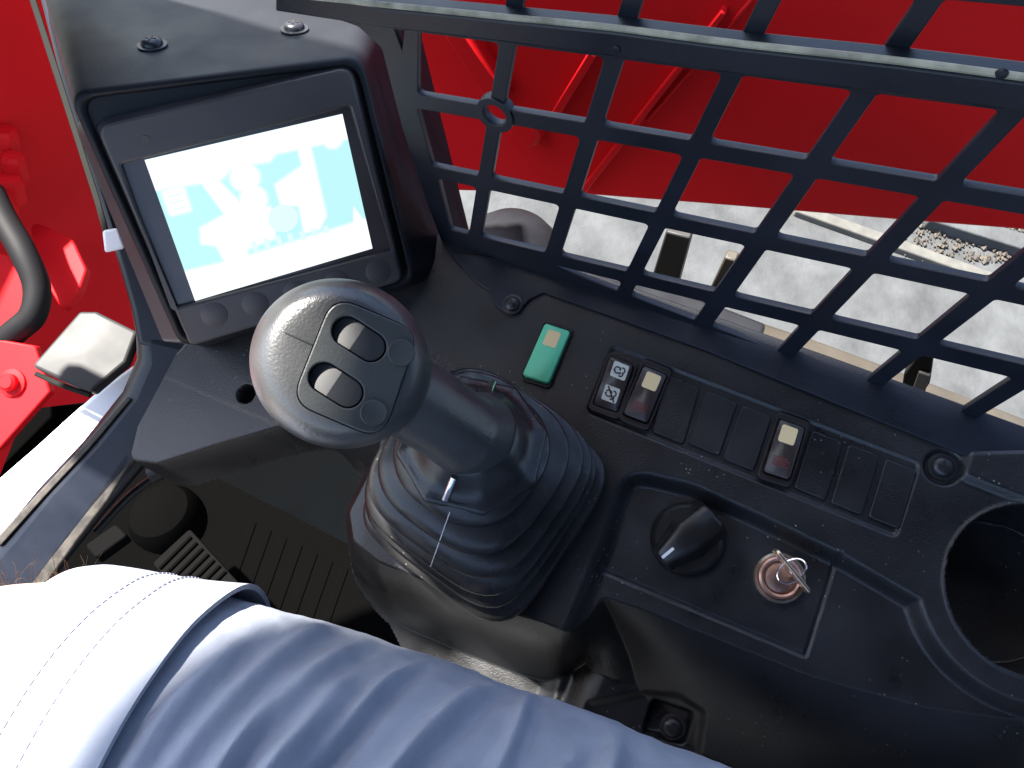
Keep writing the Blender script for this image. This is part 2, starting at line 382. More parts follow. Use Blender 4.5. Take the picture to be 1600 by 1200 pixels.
# ------------------------------------------------------------------ rocker switches
def rocker(q, label, body, tilt, lens=None, icons=None, prints=None, bez=.0026):
    pts = quad_px(q, .003); c = Vector((sum(p[0] for p in pts)/4, sum(p[1] for p in pts)/4))
    R = root('rocker_switch', FC_.w(c.x, c.y, 0), label, 'switch', 'rocker switches in the console')
    big = [tuple(Vector(p) + (Vector(p)-c).normalized()*bez*1.5) for p in pts]
    holed('bezel', FC_, rpoly(big, .0035, 4), [rpoly(pts, .0022, 4)], -.004, .0022, M['bezel'], R, .0004)
    # rocker cap: top slightly bent at its middle; corner order TL TR BR BL
    tl, tr, br, bl = [Vector(p) for p in pts]; ins = .0006
    def P(s, t): return (tl*(1-s)+tr*s)*(1-t) + (bl*(1-s)+br*s)*t
    top = lambda t: .0042 + tilt*(t-.5)*.004 + .0006*abs(t-.5)
    fr_b = rpoly([tuple(P(.03, .015)), tuple(P(.97, .015)), tuple(P(.97, .985)), tuple(P(.03, .985))], .0022, 5)
    def tt(p):
        ax = ((bl+br)/2-(tl+tr)/2); return (Vector(p)-(tl+tr)/2).dot(ax)/ax.length_squared
    n = len(fr_b); lo = [FC_.w(*p, -.003) for p in fr_b]
    cc = Vector((sum(p[0] for p in fr_b)/n, sum(p[1] for p in fr_b)/n))
    mid = [FC_.w(*p, top(tt(p))-.0007) for p in fr_b]
    inn = [Vector(p)+(cc-Vector(p)).normalized()*.0008 for p in fr_b]
    hi = [FC_.w(*p, top(tt(p))) for p in inn]
    cap = loft('rocker_cap', [lo, mid, hi], M[body], R, angle=50)
    def patch(name, s0, s1, t0, t1, m, lift=.00025, r=.0011, parent=None, thick=.0003):
        pl = rpoly([tuple(P(s0, t0)), tuple(P(s1, t0)), tuple(P(s1, t1)), tuple(P(s0, t1))], r, 4)
        lo = [FC_.w(*p, top(tt(p))+lift-thick) for p in pl]; hi = [FC_.w(*p, top(tt(p))+lift) for p in pl]
        return loft(name, [lo, hi], M[m], parent or R, angle=30)
    if lens: patch('indicator_lens', *lens, 'lens', .0004, .0014)
    if prints:
        for k in range(4): patch('print_line', .22, .80 if k % 2 else .72, prints+.045*k, prints+.045*k+.022, 'redprint', .0003, 0)
    if icons:
        for (s0, s1, t0, t1, slash) in icons:
            stk = patch('icon_sticker', s0, s1, t0, t1, 'sticker', .0004, .0012)
            def stroke(pp, wd=.00042):
                pth = [P(s0+(s1-s0)*x, t0+(t1-t0)*y) for x, y in pp]
                L, Rr = [], []
                for i, p in enumerate(pth):
                    a_ = pth[max(0, i-1)]; b_ = pth[min(len(pth)-1, i+1)]; d_ = (b_-a_).normalized(); nn = Vector((-d_.y, d_.x))*wd
                    L.append(FC_.w(*(p+nn), top(tt(p))+.00062)); Rr.append(FC_.w(*(p-nn), top(tt(p))+.00062))
                vs = L+Rr; n_ = len(L)
                lowv = [v - FC_.n*.0003 for v in vs]
                fs = [[i, i+1, n_+i+1, n_+i] for i in range(n_-1)]
                fs += [[i+2*n_ for i in f][::-1] for f in fs] + [[i, i+2*n_, i+1+2*n_, i+1] for i in range(n_-1)] + [[n_+i, n_+i+1, 3*n_+i+1, 3*n_+i] for i in range(n_-1)] + [[0, n_, 3*n_, 2*n_], [n_-1, 2*n_+n_-1, 3*n_+n_-1, 2*n_-1]]
                mesh('icon_stroke', vs+lowv, fs, M['ink'], stk, smooth=False)
            arc = lambda cx, cy, r, a0, a1, k=7: [(cx+r*math.cos(math.radians(a0+(a1-a0)*i/k)), cy+r*math.sin(math.radians(a0+(a1-a0)*i/k))) for i in range(k+1)]
            stroke(arc(.36, .5, .20, 30, 170)); stroke(arc(.36, .5, .20, 200, 330)); stroke([(.48, .30), (.56, .42), (.46, .46)], .0004)
            stroke(arc(.66, .42, .17, -110, 80)); stroke(arc(.62, .68, .15, -50, 130)); stroke([(.20, .62), (.12, .52), (.24, .50)], .0004)
            stroke([(.64, .58), (.56, .62), (.62, .72)], .0004)
            if slash: stroke([(.18, .06), (.86, .95)], .00045)
    return R
rocker([(851, 503), (893, 517), (858, 602), (815, 589)], 'green rocker switch with a cream square lens nearest the display', 'green', .5, lens=(.24, .72, .10, .38), bez=.0014)
rocker([(953, 557), (991, 573), (965, 646), (925, 632)], 'dark rocker switch with two white icon stickers, one crossed out', 'switch', -.9,
       icons=[(.26, .86, .06, .36, False), (.24, .82, .54, .84, True)])
rocker([(1005, 569), (1044, 585), (1012, 663), (972, 648)], 'dark rocker switch with cream lens right beside the icon switch', 'switch', .6, lens=(.25, .82, .09, .40), prints=.68)
rocker([(1218, 652), (1260, 668), (1234, 752), (1190, 738)], 'dark rocker switch with cream lens standing alone between blank covers', 'switch', .6, lens=(.18, .76, .09, .40), prints=.66)

# ------------------------------------------------------------------ rotary knob
FK = FC_.sub(1074, 842, -.0085)
gdir = FC_.sub(1074, 842).o
kx = Vector(FC_.px(1110, 808, -.0)) - Vector(FC_.px(1045, 862, -.0)); ka = math.atan2(kx.y, kx.x)
FK = Frame(FK.o, FC_.n, FC_.x*math.cos(ka)+FC_.y*math.sin(ka))
KN = root('rotary_knob', FK.o, 'black round dial knob with raised grip bar and white pointer', 'knob')
revolve('dial_skirt', FK, [(.0218, 0), (.0216, .003), (.0205, .0055), (.0180, .0075), (.0003, .008)], M['knob'], KN, 48)
bar = [(-.0205, -.0035), (-.0205, .0035), (-.012, .0085), (.0, .0098), (.012, .0085), (.0205, .0035), (.0205, -.0035), (.012, -.0085), (0, -.0098), (-.012, -.0085)]
bar = rpoly([(-.0205, -.0045), (-.0205, .0045), (0, .0085), (.0205, .0075), (.0205, -.0075), (0, -.0085)], .003, 4)
n = len(bar)
loft('grip_bar', [[FK.w(x, y*1.7, .006) for x, y in bar], [FK.w(x*.98, y*1.15, .013) for x, y in bar], [FK.w(x*.96, y*1.0, .0195) for x, y in bar], [FK.w(x*.90, y*.75, .0205) for x, y in bar]], M['knob'], KN, angle=55)
prism('pointer', FK, rpoly(rect(.0085, .0017, -.0145, 0), .0005, 3), .0195, .0210, M['white'], KN, smooth=False)
PR = prism('red_dot', FC_, disc(.0012, 12, *FC_.px(1036, 815, -.0085)), -.0085, -.0081, M['redprint'], CONS)

# ------------------------------------------------------------------ ignition barrel and key
FI = FC_.sub(1217, 903, -.0085)
IG = root('ignition_switch', FI.o, 'round copper and silver ignition lock barrel in the console panel', 'ignition lock')
revolve('outer_ring', FI, [(.0138, 0), (.0140, .003), (.0138, .0055), (.0125, .0068), (.0118, .0060)], M['brass'], IG, 44, cap1=False)
revolve('inner_ring', FI, [(.0118, .0050), (.0116, .0078), (.0104, .0086), (.0092, .0080), (.0088, .0060)], M['copper'], IG, 44, cap1=False)
revolve('lock_face', FI, [(.0118, .0035), (.0116, .0045), (.0088, .0058), (.0004, .0060)], M['copper'], IG, 40)
kd = Vector(FC_.px(1262, 902, .012)) - Vector(FC_.px(1222, 852, .012)); ka = math.atan2(kd.y, kd.x)
kc = FC_.px(1243, 879, .010)
FKey = Frame(FC_.w(*kc, .010), FC_.n, FC_.x*math.cos(ka)+FC_.y*math.sin(ka))
KEY = root('ignition_key', FI.w(0, 0, .006), 'flat brass key standing in the ignition lock', 'key')
# upright flat key head (thin in y), slanting slightly, with blade into the lock
FKv = Frame(FI.w(0, 0, .006), FKey.y, FKey.x)           # plane of the key: x along head, normal = FKey.y, y = out of console
if FKv.y.dot(FC_.n) < 0: FKv = Frame(FI.w(0, 0, .006), -FKey.y, FKey.x)
sh = FKv.o
head_c = FKey.o + FC_.n*.001
lx = (head_c-sh).dot(FKv.x); ly = (head_c-sh).dot(FKv.y)
FKv = Frame(sh + FKv.n*(head_c-sh).dot(FKv.n)*.55, FKv.n, FKv.x)
if FKv.y.dot(FC_.n) < 0: FKv = Frame(FKv.o, -FKv.n, FKv.x)
outer = rpoly([(-.0145, .0065), (.0135, .0065), (.0145, .0205), (-.0135, .0205)], .003, 4)
holed('key_head', FKv, outer, [disc(.0022, 14, 0, .0135)], -.0009, .0009, M['brass'], KEY, .0003)
prism('blade', FKv, [(-.003, -.004), (.003, -.004), (.003, .007), (-.003, .007)], -.0007, .0007, M['brass'], KEY, smooth=False)
ringc = FKv.w(0, .0135, 0)
rx, ry = FKv.n, (FKv.y*.25 + FKv.x*.97).normalized()
rp = [ringc - rx*.0 + rx*(.0085*math.cos(t)) + ry*(.0055*math.sin(t)) for t in np.linspace(0, 2*math.pi, 33)]
KR = loft('split_ring', tube_rings(rp, .00055, 8), M['chrome'], None, False, False); tag(KR, 'small chrome split ring hanging through the brass key head', 'key ring')

# ------------------------------------------------------------------ joystick
JB = C(752, 770, .474); 
JT = C(738, 692, .432)
jn = cd(0.02, .46, .88)
BOOT = root('joystick', JB, 'black joystick lever with rubber bellows and thumb buttons on the head', 'joystick')
NB = 72
FJ0 = Frame(JB, FC_.n, FC_.w(*FC_.px(955, 715)) - FC_.w(*FC_.px(800, 950)))
FJ1 = Frame(JT, jn, FJ0.x)
def superr(th, e, a, b): return (abs(math.cos(th)/a)**e + abs(math.sin(th)/b)**e)**(-1/e)
def boot_ring(t, dr):
    o_ = JB.lerp(JT, t); n_ = FC_.n.lerp(jn, t); f = Frame(o_, n_, FJ0.x.lerp(FJ1.x, t))
    e = 2 + 3.2*(1-t)**1.1; a_ = .0545*(1-t) + .034*t + .0065*math.sin(math.pi*t)
    return [f.w((superr(th, e, a_, a_)+dr)*math.cos(th), (superr(th, e, a_, a_)+dr)*math.sin(th)) for th in (2*math.pi*k/NB for k in range(NB))]
def rel(t, dz):  # lower rings lie under t=0
    f = Frame(JB + FC_.n*dz, FC_.n, FJ0.x); e = 7
    return f
rings = []
for dz, a_ in ((-.006, .0605), (-.001, .0610), (.0015, .0605), (.003, .0585), (.0035, .0568)):
    f = Frame(JB + FC_.n*dz, FC_.n, FJ0.x); rings.append([f.w(superr(th, 5, a_, a_)*math.cos(th), superr(th, 5, a_, a_)*math.sin(th)) for th in (2*math.pi*k/NB for k in range(NB))])
NF = 5
for i in range(NF*10+1):
    t = i/(NF*10); ph = (t*NF) % 1
    rings.append([v + FC_.n*.004 for v in boot_ring(.02+.96*t, (.0040*(2*abs(math.sin(math.pi*ph-.3))**.75-1) - .001)*min(1, 4*(1-t)+.2))])
loft('bellows', rings, M['boot'], BOOT, angle=60)
# moulding seam down the front fold
# grip: skirt + shaft + head, fused
def ngon_ring(fr, r, n=48, oct_=0.):
    out = []
    for k in range(n):
        th = 2*math.pi*k/n; q = math.cos(math.pi/8)/math.cos((th % (math.pi/4))-math.pi/8); rr = r*((1-oct_)+oct_*q)
        out.append(fr.w(rr*math.cos(th), rr*math.sin(th)))
    return out
nf = cd(.20, .02, .98)
HC = C(534, 569, .366)
path = [JT + jn*.004, JT + jn*.008, JT+jn*.010, JT+jn*.014, C(724, 676, .412), C(690, 652, .400), C(640, 620, .385), C(585, 590, .372)]
rad = [.0270, .0266, .0256, .0236, .0215, .0206, .0208, .0218]
axs = [jn, jn, jn, (jn+cd(-.4, .25, .6)).normalized()] + [(path[i+1]-path[i-1]).normalized() if i < 7 else (path[7]-path[6]).normalized() for i in range(4, 8)]
gr = [ngon_ring(Frame(p, a_, FJ0.x), r, 48, 1. if k < 3 else 0.) for k, (p, r, a_) in enumerate(zip(path, rad, axs))]
bm = bmesh.new()
def bm_loft(bm, rings):
    vv = [[bm.verts.new(p) for p in r] for r in rings]; n = len(vv[0])
    for k in range(len(vv)-1):
        for i in range(n): bm.faces.new((vv[k][i], vv[k][(i+1) % n], vv[k+1][(i+1) % n], vv[k+1][i]))
    bm.faces.new(vv[0][::-1]); bm.faces.new(vv[-1])
gi = []
for i in range(len(gr)-1):
    for s in range(3): gi.append([a_.lerp(b_, s/3) for a_, b_ in zip(gr[i], gr[i+1])])
gi.append(gr[-1]); bm_loft(bm, gi)
FH = Frame(HC, nf, C(600, 500, .366)-C(500, 460, .366))
zcl = .0265
hr = []
for i in range(1, 40):
    ph = math.pi*i/40 - math.pi/2; ring = []
    for k in range(64):
        th = 2*math.pi*k/64
        d_ = Vector((math.cos(ph)*math.cos(th), math.cos(ph)*math.sin(th), math.sin(ph)))
        ax, ay, az = .0405, .0385, .034
        if d_.z < 0: az = .040
        e = 2.5 if d_.z > 0 else 2.15
        r = (abs((d_.x/ax)**2 + (d_.y/ay)**2)**(e/2) + abs(d_.z/az)**e)**(-1/e); p = d_*r
        z = p.z
        if z > zcl-.005: z = zcl-.005 + .005*math.tanh((z-zcl+.005)/.005)
        ring.append(FH.w(p.x, p.y, z))
    hr.append(ring)
bm_loft(bm, hr)
bmesh.ops.recalc_face_normals(bm, faces=bm.faces)
me = bpy.data.meshes.new('tmp'); bm.to_mesh(me); bm.free()
tmp = bpy.data.objects.new('tmp', me); COL.objects.link(tmp)
rm = tmp.modifiers.new('r', 'REMESH'); rm.mode = 'VOXEL'; rm.voxel_size = .0011; rm.use_smooth_shade = True
sm = tmp.modifiers.new('s', 'SMOOTH'); sm.factor = .5; sm.iterations = 7
FP = Frame(FH.w(0, 0, zcl), nf, FH.x)               # face of the head
pl_px = [(521, 462), (655, 518), (597, 688), (455, 628)]
pl = rpoly(pxs(FP, pl_px), .0105, 8)
c2 = Vector((sum(p[0] for p in pl)/len(pl), sum(p[1] for p in pl)/len(pl)))
plc = [tuple(c2+(Vector(p)-c2)*1.02) for p in pl]
cut = prism('cut', FP, plc, -.006, .02, M['ink'], None)
bo = tmp.modifiers.new('b', 'BOOLEAN'); bo.object = cut; bo.operation = 'DIFFERENCE'; bo.solver = 'EXACT'
dg = bpy.context.evaluated_depsgraph_get()
me = bpy.data.meshes.new_from_object(tmp.evaluated_get(dg)); me.name = 'grip'; me.materials.clear(); me.materials.append(M['grip']); finish(me, True, 40)
bpy.data.objects.remove(tmp); bpy.data.objects.remove(cut)
put(bpy.data.objects.new('grip', me), BOOT)
pa = math.atan2(*(lambda p, q: (q[1]-p[1], q[0]-p[0]))(FP.px(539, 517), FP.px(579, 543)))
def rad_px(fr, px, py, r): a_ = Vector(fr.px(px, py)); b_ = Vector(fr.px(px+r, py)); return (a_-b_).length
r1 = rad_px(FP, 560, 530, 24.5); hl = rad_px(FP, 560, 530, 22)
pills = [FP.px(561, 530), FP.px(525, 602)]
holed('button_plate', FP, pl, [pill(hl, r1, pa, *p) for p in pills], -.0058, .0006, M['plate'], BOOT, .0007)
for p in pills:
    f = Frame(FP.w(*p, 0), nf, FP.x*math.cos(pa)+FP.y*math.sin(pa))
    rk = rpoly(pill(hl, r1*.93, 0, 0, 0, 12), 0)
    # two faces: outer half pressed in, inner half level with the plate
    n = len(rk)
    zz = lambda x: (-.0006 if x > -.001 else -.0006 + (x+.001)*.36)
    lo = [f.w(x, y, -.008) for x, y in rk]; hi = [f.w(x*.97, y*.97, zz(x)) for x, y in rk]
    # split by a ridge line
    base = loft('thumb_rocker', [lo, hi], M['rocker'], BOOT, cap1=False)
    right = [(x*.97, y*.97) for x, y in rk if x >= -.001]; left = [(x*.97, y*.97) for x, y in rk if x < -.001]
    yr = r1*.93*.97
    right = [p_ for p_ in right]; 
    order = lambda L: sorted(L, key=lambda q: math.atan2(q[1], q[0]-(sum(a_[0] for a_ in L)/len(L))))
    rr_ = order(right+[(-.001, yr), (-.001, -yr)]); ll_ = order(left+[(-.001, yr), (-.001, -yr)])
    vs = [f.w(x, y, zz(max(x, -.001))) for x, y in rr_]; k0 = len(vs); vs += [f.w(x, y, zz(x) if x < -.001 else zz(-.00101)) for x, y in ll_]
    mesh('rocker_face', vs, [list(range(k0)), list(range(k0, len(vs)))], M['rocker'], base, smooth=False)
for (bx_, by_) in ((627, 551), (584, 645)):
    f = FP.sub(bx_, by_, 0); r2 = rad_px(FP, bx_, by_, 21.5)
    revolve('push_button', f, [(r2, -.002), (r2, .0010), (r2*.93, .0015), (r2*.6, .0011), (.0003, .0010)], M['plate'], BOOT, 36)
fs_ = Frame(JT, jn, FJ0.x)
SKIRT = loft('skirt', [ngon_ring(Frame(fs_.w(0, 0, z_), jn, FJ0.x), r_*1.08, 64, o_) for z_, r_, o_ in ((-.004, .034, 1), (-.003, .0375, 1), (.0, .0385, 1), (.0012, .0380, 1), (.002, .0365, 1), (.003, .034, .9), (.005, .0305, .6), (.009, .0270, .2), (.014, .0235, 0), (.020, .0185, 0))], M['boot'], BOOT, angle=60)
# silver clips in the skirt slots
# ------------------------------------------------------------------ display
DSP = root('display_unit', FD.w(0, 0, -.03), 'dark monitor with a bright glowing screen at the front of the console', 'monitor')
unit = rpoly(pxs(FD, [(150, 196), (548, 104), (628, 438), (298, 540)]), [.008, .008, .006, .004], 6)
ring0 = [FD.w(x, y, 0) for x, y in unit]
uc = Vector((sum(p[0] for p in unit)/len(unit), sum(p[1] for p in unit)/len(unit)))
def grow(poly, c, d): return [tuple(Vector(p)+(Vector(p)-c).normalized()*d) for p in poly]
r_out = grow(unit, uc, .0025)
back = [(x-.013-max(0, (uc.y-y)*.06), y) for x, y in grow(unit, uc, .004)]
win_px = [(190, 256), (546, 166), (612, 390), (272, 480)]
win = rpoly(pxs(FD, win_px), .0015, 3)
holed('casing_front', FD, unit, [win], -.005, .0022, M['unit'], DSP, .0016)
loft('casing', [[FD.w(x, y, -.003) for x, y in grow(unit, uc, -.0005)], [FD.w(x, y, -.006) for x, y in r_out], [FD.w(x, y, -.026) for x, y in back]], M['unit'], DSP, cap0=False)
prism('display_window', FD, grow(win, uc, .0008), -.0046, -.0012, M['glass'], DSP, smooth=False)
scr_px = [(226, 250), (535, 178), (582, 388), (305, 470)]
S = [Vector(FD.px(*p, -.0008)) for p in scr_px]
def sp(s, t): return tuple((S[0]*(1-s)+S[1]*s)*(1-t) + (S[3]*(1-s)+S[2]*s)*t)
SCR = prism('screen', FD, [sp(0, 0), sp(1, 0), sp(1, 1), sp(0, 1)], -.0014, -.0008, M['scr_cyan'], DSP, smooth=False)
SHAPES = []
def shape(name, pts, m='scr_white', r=0.): SHAPES.append((name, pts, m, r))
shape('status_bar', [(0, 0), (1, 0), (1, .17), (.62, .15), (.58, .19), (.40, .17), (.32, .23), (.05, .20), (0, .20)])
shape('bottom_bar', [(0, .78), (.28, .80), (1, .77), (1, 1), (0, 1)])
shape('menu_icon', [(.03, .22), (.13, .22), (.13, .38), (.03, .38)], 'scr_white', .001)
for k in range(3): shape('menu_line', [(.05, .255+.045*k), (.115, .255+.045*k), (.115, .268+.045*k), (.05, .268+.045*k)], 'scr_soft')
def circ(cx, cy, rx_, ry_, n=20): return [(cx+rx_*math.cos(2*math.pi*k/n), cy+ry_*math.sin(2*math.pi*k/n)) for k in range(n)]
shape('machine_picture', [(.22, .20), (.29, .20), (.40, .48), (.52, .50), (.50, .72), (.34, .74), (.33, .84), (.22, .82), (.20, .66), (.13, .62), (.15, .52), (.29, .47)])
shape('cab_picture', circ(.44, .26, .07, .09)); shape('cab_picture', circ(.45, .42, .065, .09)); shape('gauge_picture', circ(.57, .60, .08, .10), 'scr_soft')
shape('arm_picture', [(.58, .36), (.74, .28), (.74, .16), (.80, .16), (.79, .66), (.74, .74), (.66, .74), (.67, .54), (.58, .50)])
for k in range(7): shape('level_bar', [(.37+.065*k, .70+.006*k), (.40+.065*k, .70+.006*k), (.40+.065*k, .79), (.375+.065*k, .79)], 'scr_soft')
shape('corner_icon', circ(.92, .14, .05, .07, 9)); shape('corner_icon', [(.93, .78), (.95, .66), (.985, .78)])
for lay, (gr_, mixn) in enumerate(((.0022, 'scr_m1'), (.0014, 'scr_m2'), (.0007, 'scr_m3'), (0., None))):
    for kk, (name, pts, m_, r_) in enumerate(SHAPES):
        if m_ == 'scr_soft' and mixn: continue
        pl_ = [sp(*p) for p in pts]
        if r_: pl_ = rpoly(pl_, r_, 5)
        cx_ = Vector((sum(p[0] for p in pl_)/len(pl_), sum(p[1] for p in pl_)/len(pl_)))
        if gr_:
            q_ = []
            for i_ in range(len(pl_)):
                a_, b_, c_ = Vector(pl_[i_-1]), Vector(pl_[i_]), Vector(pl_[(i_+1) % len(pl_)])
                t1, t2 = (b_-a_).normalized(), (c_-b_).normalized(); n1, n2 = Vector((t1.y, -t1.x)), Vector((t2.y, -t2.x)); nn_ = (n1+n2)
                nn_ = nn_.normalized()*gr_ if nn_.length > .2 else Vector((0, 0))
                area = sum(pl_[k_][0]*pl_[(k_+1) % len(pl_)][1]-pl_[(k_+1) % len(pl_)][0]*pl_[k_][1] for k_ in range(len(pl_)))
                q_.append(b_ + nn_*(1 if area > 0 else -1))
            pl_ = [tuple(q) for q in q_]
            # keep inside the lit area
            def cl(p):
                for e_ in range(4):
                    A_, B_ = S[e_], S[(e_+1) % 4]; n_ = Vector((-(B_-A_).y, (B_-A_).x)).normalized()
                    if n_.dot(S[(e_+2) % 4]-A_) < 0: n_ = -n_
                    d_ = n_.dot(Vector(p)-A_)
                    if d_ < 0: p = tuple(Vector(p)-n_*d_)
                return p
            pl_ = [cl(p) for p in pl_]
        z_ = -.00072 + lay*.00006 + kk*.0000012
        mesh(name if not gr_ else name+'_glow', [FD.w(x, y, z_) for x, y in pl_], [list(range(len(pl_)))], M[mixn or m_], SCR, smooth=False)
prism('sensor_dot', FD, disc(.0022, 14, *FD.px(228, 218, .0022)), .002, .0026, M['timber'], DSP)
for k in range(5):
    revolve('soft_key', FD.sub(335+64*k, 492-17*k, .0022), [(.0080, -.001), (.0079, .00012), (.0076, .00025), (.0003, .0002)], M['unit'], DSP, 32)

# display pod behind the monitor
POD = root('display_pod', FD.w(.02, -.06, -.12), 'glossy black plastic pod carrying the monitor at the corner post', 'housing')
rimp = rpoly(pxs(FD, [(112, 148), (562, 92), (648, 440), (285, 537)], -.004), [.010, .012, .010, .008], 8)
rc_ = Vector((sum(p[0] for p in rimp)/len(rimp), sum(p[1] for p in rimp)/len(rimp)))
n = len(rimp)
bk = [C(40, -130, .60), C(620, -60, .60), C(735, 420, .58), C(330, 540, .62)]
def back_ring(t_):  # corner-matched blend of the rim towards the back quad
    per = n//4; out = []
    src = [FD.w(x, y, -.006) for x, y in grow(rimp, rc_, .003)]
    for q in range(4):
        for k in range(per):
            i = q*per+k; cin = FD.w(*pxs(FD, [[(112, 148), (562, 92), (648, 440), (285, 537)][q]], -.004)[0], -.006)
            loc = src[i]-cin
            out.append(src[i].lerp(bk[q] + loc*2.2, t_))
    return out
rg = [[FD.w(x, y, -.007) for x, y in grow(rimp, rc_, -.0045)], [FD.w(x, y, -.0035) for x, y in grow(rimp, rc_, -.003)], [FD.w(x, y, -.0028) for x, y in grow(rimp, rc_, -.0008)], [FD.w(x, y, -.0040) for x, y in grow(rimp, rc_, .0018)]]
rg += [back_ring(t_) for t_ in (0., .03, .12, .35, .65, 1.)]
loft('pod_shell', rg, M['pod'], POD, cap0=True, cap1=False, angle=60)
from mathutils.bvhtree import BVHTree
def hit(o, px, py):
    off = Vector((0, 0, 0)); p = o
    while p is not None: off += Vector(p.location); p = p.parent
    bv = BVHTree.FromPolygons([v.co+off for v in o.data.vertices], [list(f.vertices) for f in o.data.polygons])
    l, nn, _, _ = bv.ray_cast(CAM, ray(px, py).normalized())
    if nn is not None and nn.dot(CAM-l) < 0: nn = -nn
    return l, nn
pod_shell = POD.children[0]
for (sx, sy, ex, ey) in ((770, 600, 760, 628), (710, 745, 696, 780)):
    l1, n1 = hit(SKIRT, sx, sy); l2, n2 = hit(SKIRT, ex, ey)
    if l1 is not None and l2 is not None: tube('clip', [l1+n1*.0006, (l1+l2)/2+n1*.0012, l2+n2*.0006], .0020, M['chrome'], BOOT, 10, 4)
GRIP = [c for c in BOOT.children if c.name.startswith('grip')][0]
BEL = [c for c in BOOT.children if c.name.startswith('bellows')][0]
bs_ = [hit(BEL, 703-t_*30, 800+t_*85) for t_ in np.linspace(0, 1, 26)]
tube('parting_line', [l_ + n_*.0001 for l_, n_ in bs_ if l_ is not None], .00026, M['white'], BOOT, 6, 1)
sp_ = [hit(GRIP, 446+t_*42, 520+t_*19) for t_ in np.linspace(0, 1, 7)]
tube('mould_seam', [l_ + n_*.0001 for l_, n_ in sp_ if l_ is not None], .00035, M['ink'], BOOT, 6, 2)
for (sx, sy) in ((238, 70), (460, 45)):
    l, nn = hit(pod_shell, sx, sy)
    if l is not None: screw(Frame(l - nn*.0005, nn, cd(1, 0, 0)), .0062, POD)

# ------------------------------------------------------------------ window guard
GD = root('window_guard', FGd.w(-.1, 0, 0), 'black steel grid guard over the side window above the console', 'window guard')
def lin(p, q):
    (ax, ay), (bx_, by_) = p, q; A = ay-by_; B = bx_-ax; return (A, B, A*ax+B*ay)
def isect(l, m_):
    dt = l[0]*m_[1]-m_[0]*l[1]; return ((l[2]*m_[1]-m_[2]*l[1])/dt, (l[0]*m_[2]-m_[0]*l[2])/dt)
VL = [None, ((780, 66), (734, 356)), ((943, 94), (852, 394)), ((1128, 116), (980, 422)), ((1332, 144), (1116, 456)), ((1566, 172), (1213, 550)), ((1543, 440), (1350, 598)), ((1587, 588), (1503, 642)), ((1800, 640), (1660, 720))]
VR = [None, ((805, 72), (752, 368)), ((974, 94), (876, 396)), ((1160, 120), (1004, 426)), ((1370, 148), (1146, 462)), ((1600, 184), (1238, 560)), ((1583, 447), (1373, 608)), ((1600, 610), (1533, 650))]
RAILT = ((600, 14), (1600, 126)); RAILB = ((616, 46), (1600, 178))
HT = [None, ((652, 148), (1600, 306)), ((676, 260), (1540, 440)), ((752, 371), (1600, 570)), ((850, 412), (1350, 600))]
HB = [RAILB, ((652, 170), (1600, 336)), ((684, 280), (1516, 460)), ((848, 410), (1640, 605))]
holes_px = []
rows = [(RAILB, HT[1]), (HB[1], HT[2]), (HB[2], HT[3]), (HB[3], HT[4])]
V0 = [((654, 50), (652, 172)), ((652, 172), (676, 260)), ((684, 280), (702, 352))]
for r_i, (tp, bt) in enumerate(rows):
    lefts = []; 
    if r_i < 3: lefts.append((V0[r_i], VL[1]))
    for k in range(1, 8):
        if r_i == 3 and k < 2: continue
        lefts.append((VR[k], VL[k+1]))
    for (lft, rgt) in lefts:
        a_, b_, c_, d_ = [isect(lin(*x), lin(*y)) for x, y in ((tp, lft), (tp, rgt), (bt, rgt), (bt, lft))]
        if max(abs(v) for q in (a_, b_, c_, d_) for v in q) > 2300: continue
        if min(a_[0], d_[0]) > 1680: continue
        if r_i == 3 and lft is VR[2]: d_ = (d_[0], d_[1]); a_ = (max(a_[0], 852), a_[1])
        holes_px.append([a_, b_, c_, d_])
# openings above the rail
TOPL = ((0, -60), (1600, 60))
for lft, rgt in [(((470, -10), (440, -60)), VL[1])] + [(VR[k], VL[k+1]) for k in range(1, 5)]:
    tl_ = ((400, -95), (1700, 20)) if True else None
    a_, b_, c_, d_ = [isect(lin(*x), lin(*y)) for x, y in ((tl_, lft), (tl_, rgt), (RAILT, rgt), (RAILT, lft))]
    holes_px.append([a_, b_, c_, d_])
outer_px = [(380, -130), (1720, -20), (1780, 700), (1700, 800), (1445, 706), (1100, 572), (850, 478), (742, 448), (700, 405), (668, 320), (628, 200), (596, 75), (560, 42), (470, 10)]
def seg_px(poly, k=3):
    out = []
    for i in range(len(poly)):
        a_, b_ = poly[i], poly[(i+1) % len(poly)]
        for j in range(k): out.append((a_[0]+(b_[0]-a_[0])*j/k, a_[1]+(b_[1]-a_[1])*j/k))
    return out
boss = FGd.px(774, 179)
rb = rad_px(FGd, 774, 179, 27)
def dense(pl_, st_=.001):
    out = []
    for i in range(len(pl_)):
        a_, b_ = Vector(pl_[i]), Vector(pl_[(i+1) % len(pl_)]); k = max(1, int((b_-a_).length/st_))
        out += [tuple(a_.lerp(b_, j/k)) for j in range(k)]
    return out
hp = []
for q in holes_px:
    pl_ = rpoly(pxs(FGd, q), .0026, 4); bv_ = Vector(boss)
    dd_ = dense(pl_)
    if min((Vector(p)-bv_).length for p in dd_) < rb:
        pl_ = [tuple(bv_+(Vector(p)-bv_).normalized()*rb) if (Vector(p)-bv_).length < rb else p for p in dd_]
    hp.append(pl_)
hp.append(disc(rb*.60, 26, *boss))
tri = pxs(FGd, [(616, 46), (631, 48), (628, 78)])
holed('grid_plate', FGd, rpoly(pxs(FGd, outer_px), .006, 4), hp+[tri], -.0042, 0, M['guard'], GD, .0005)
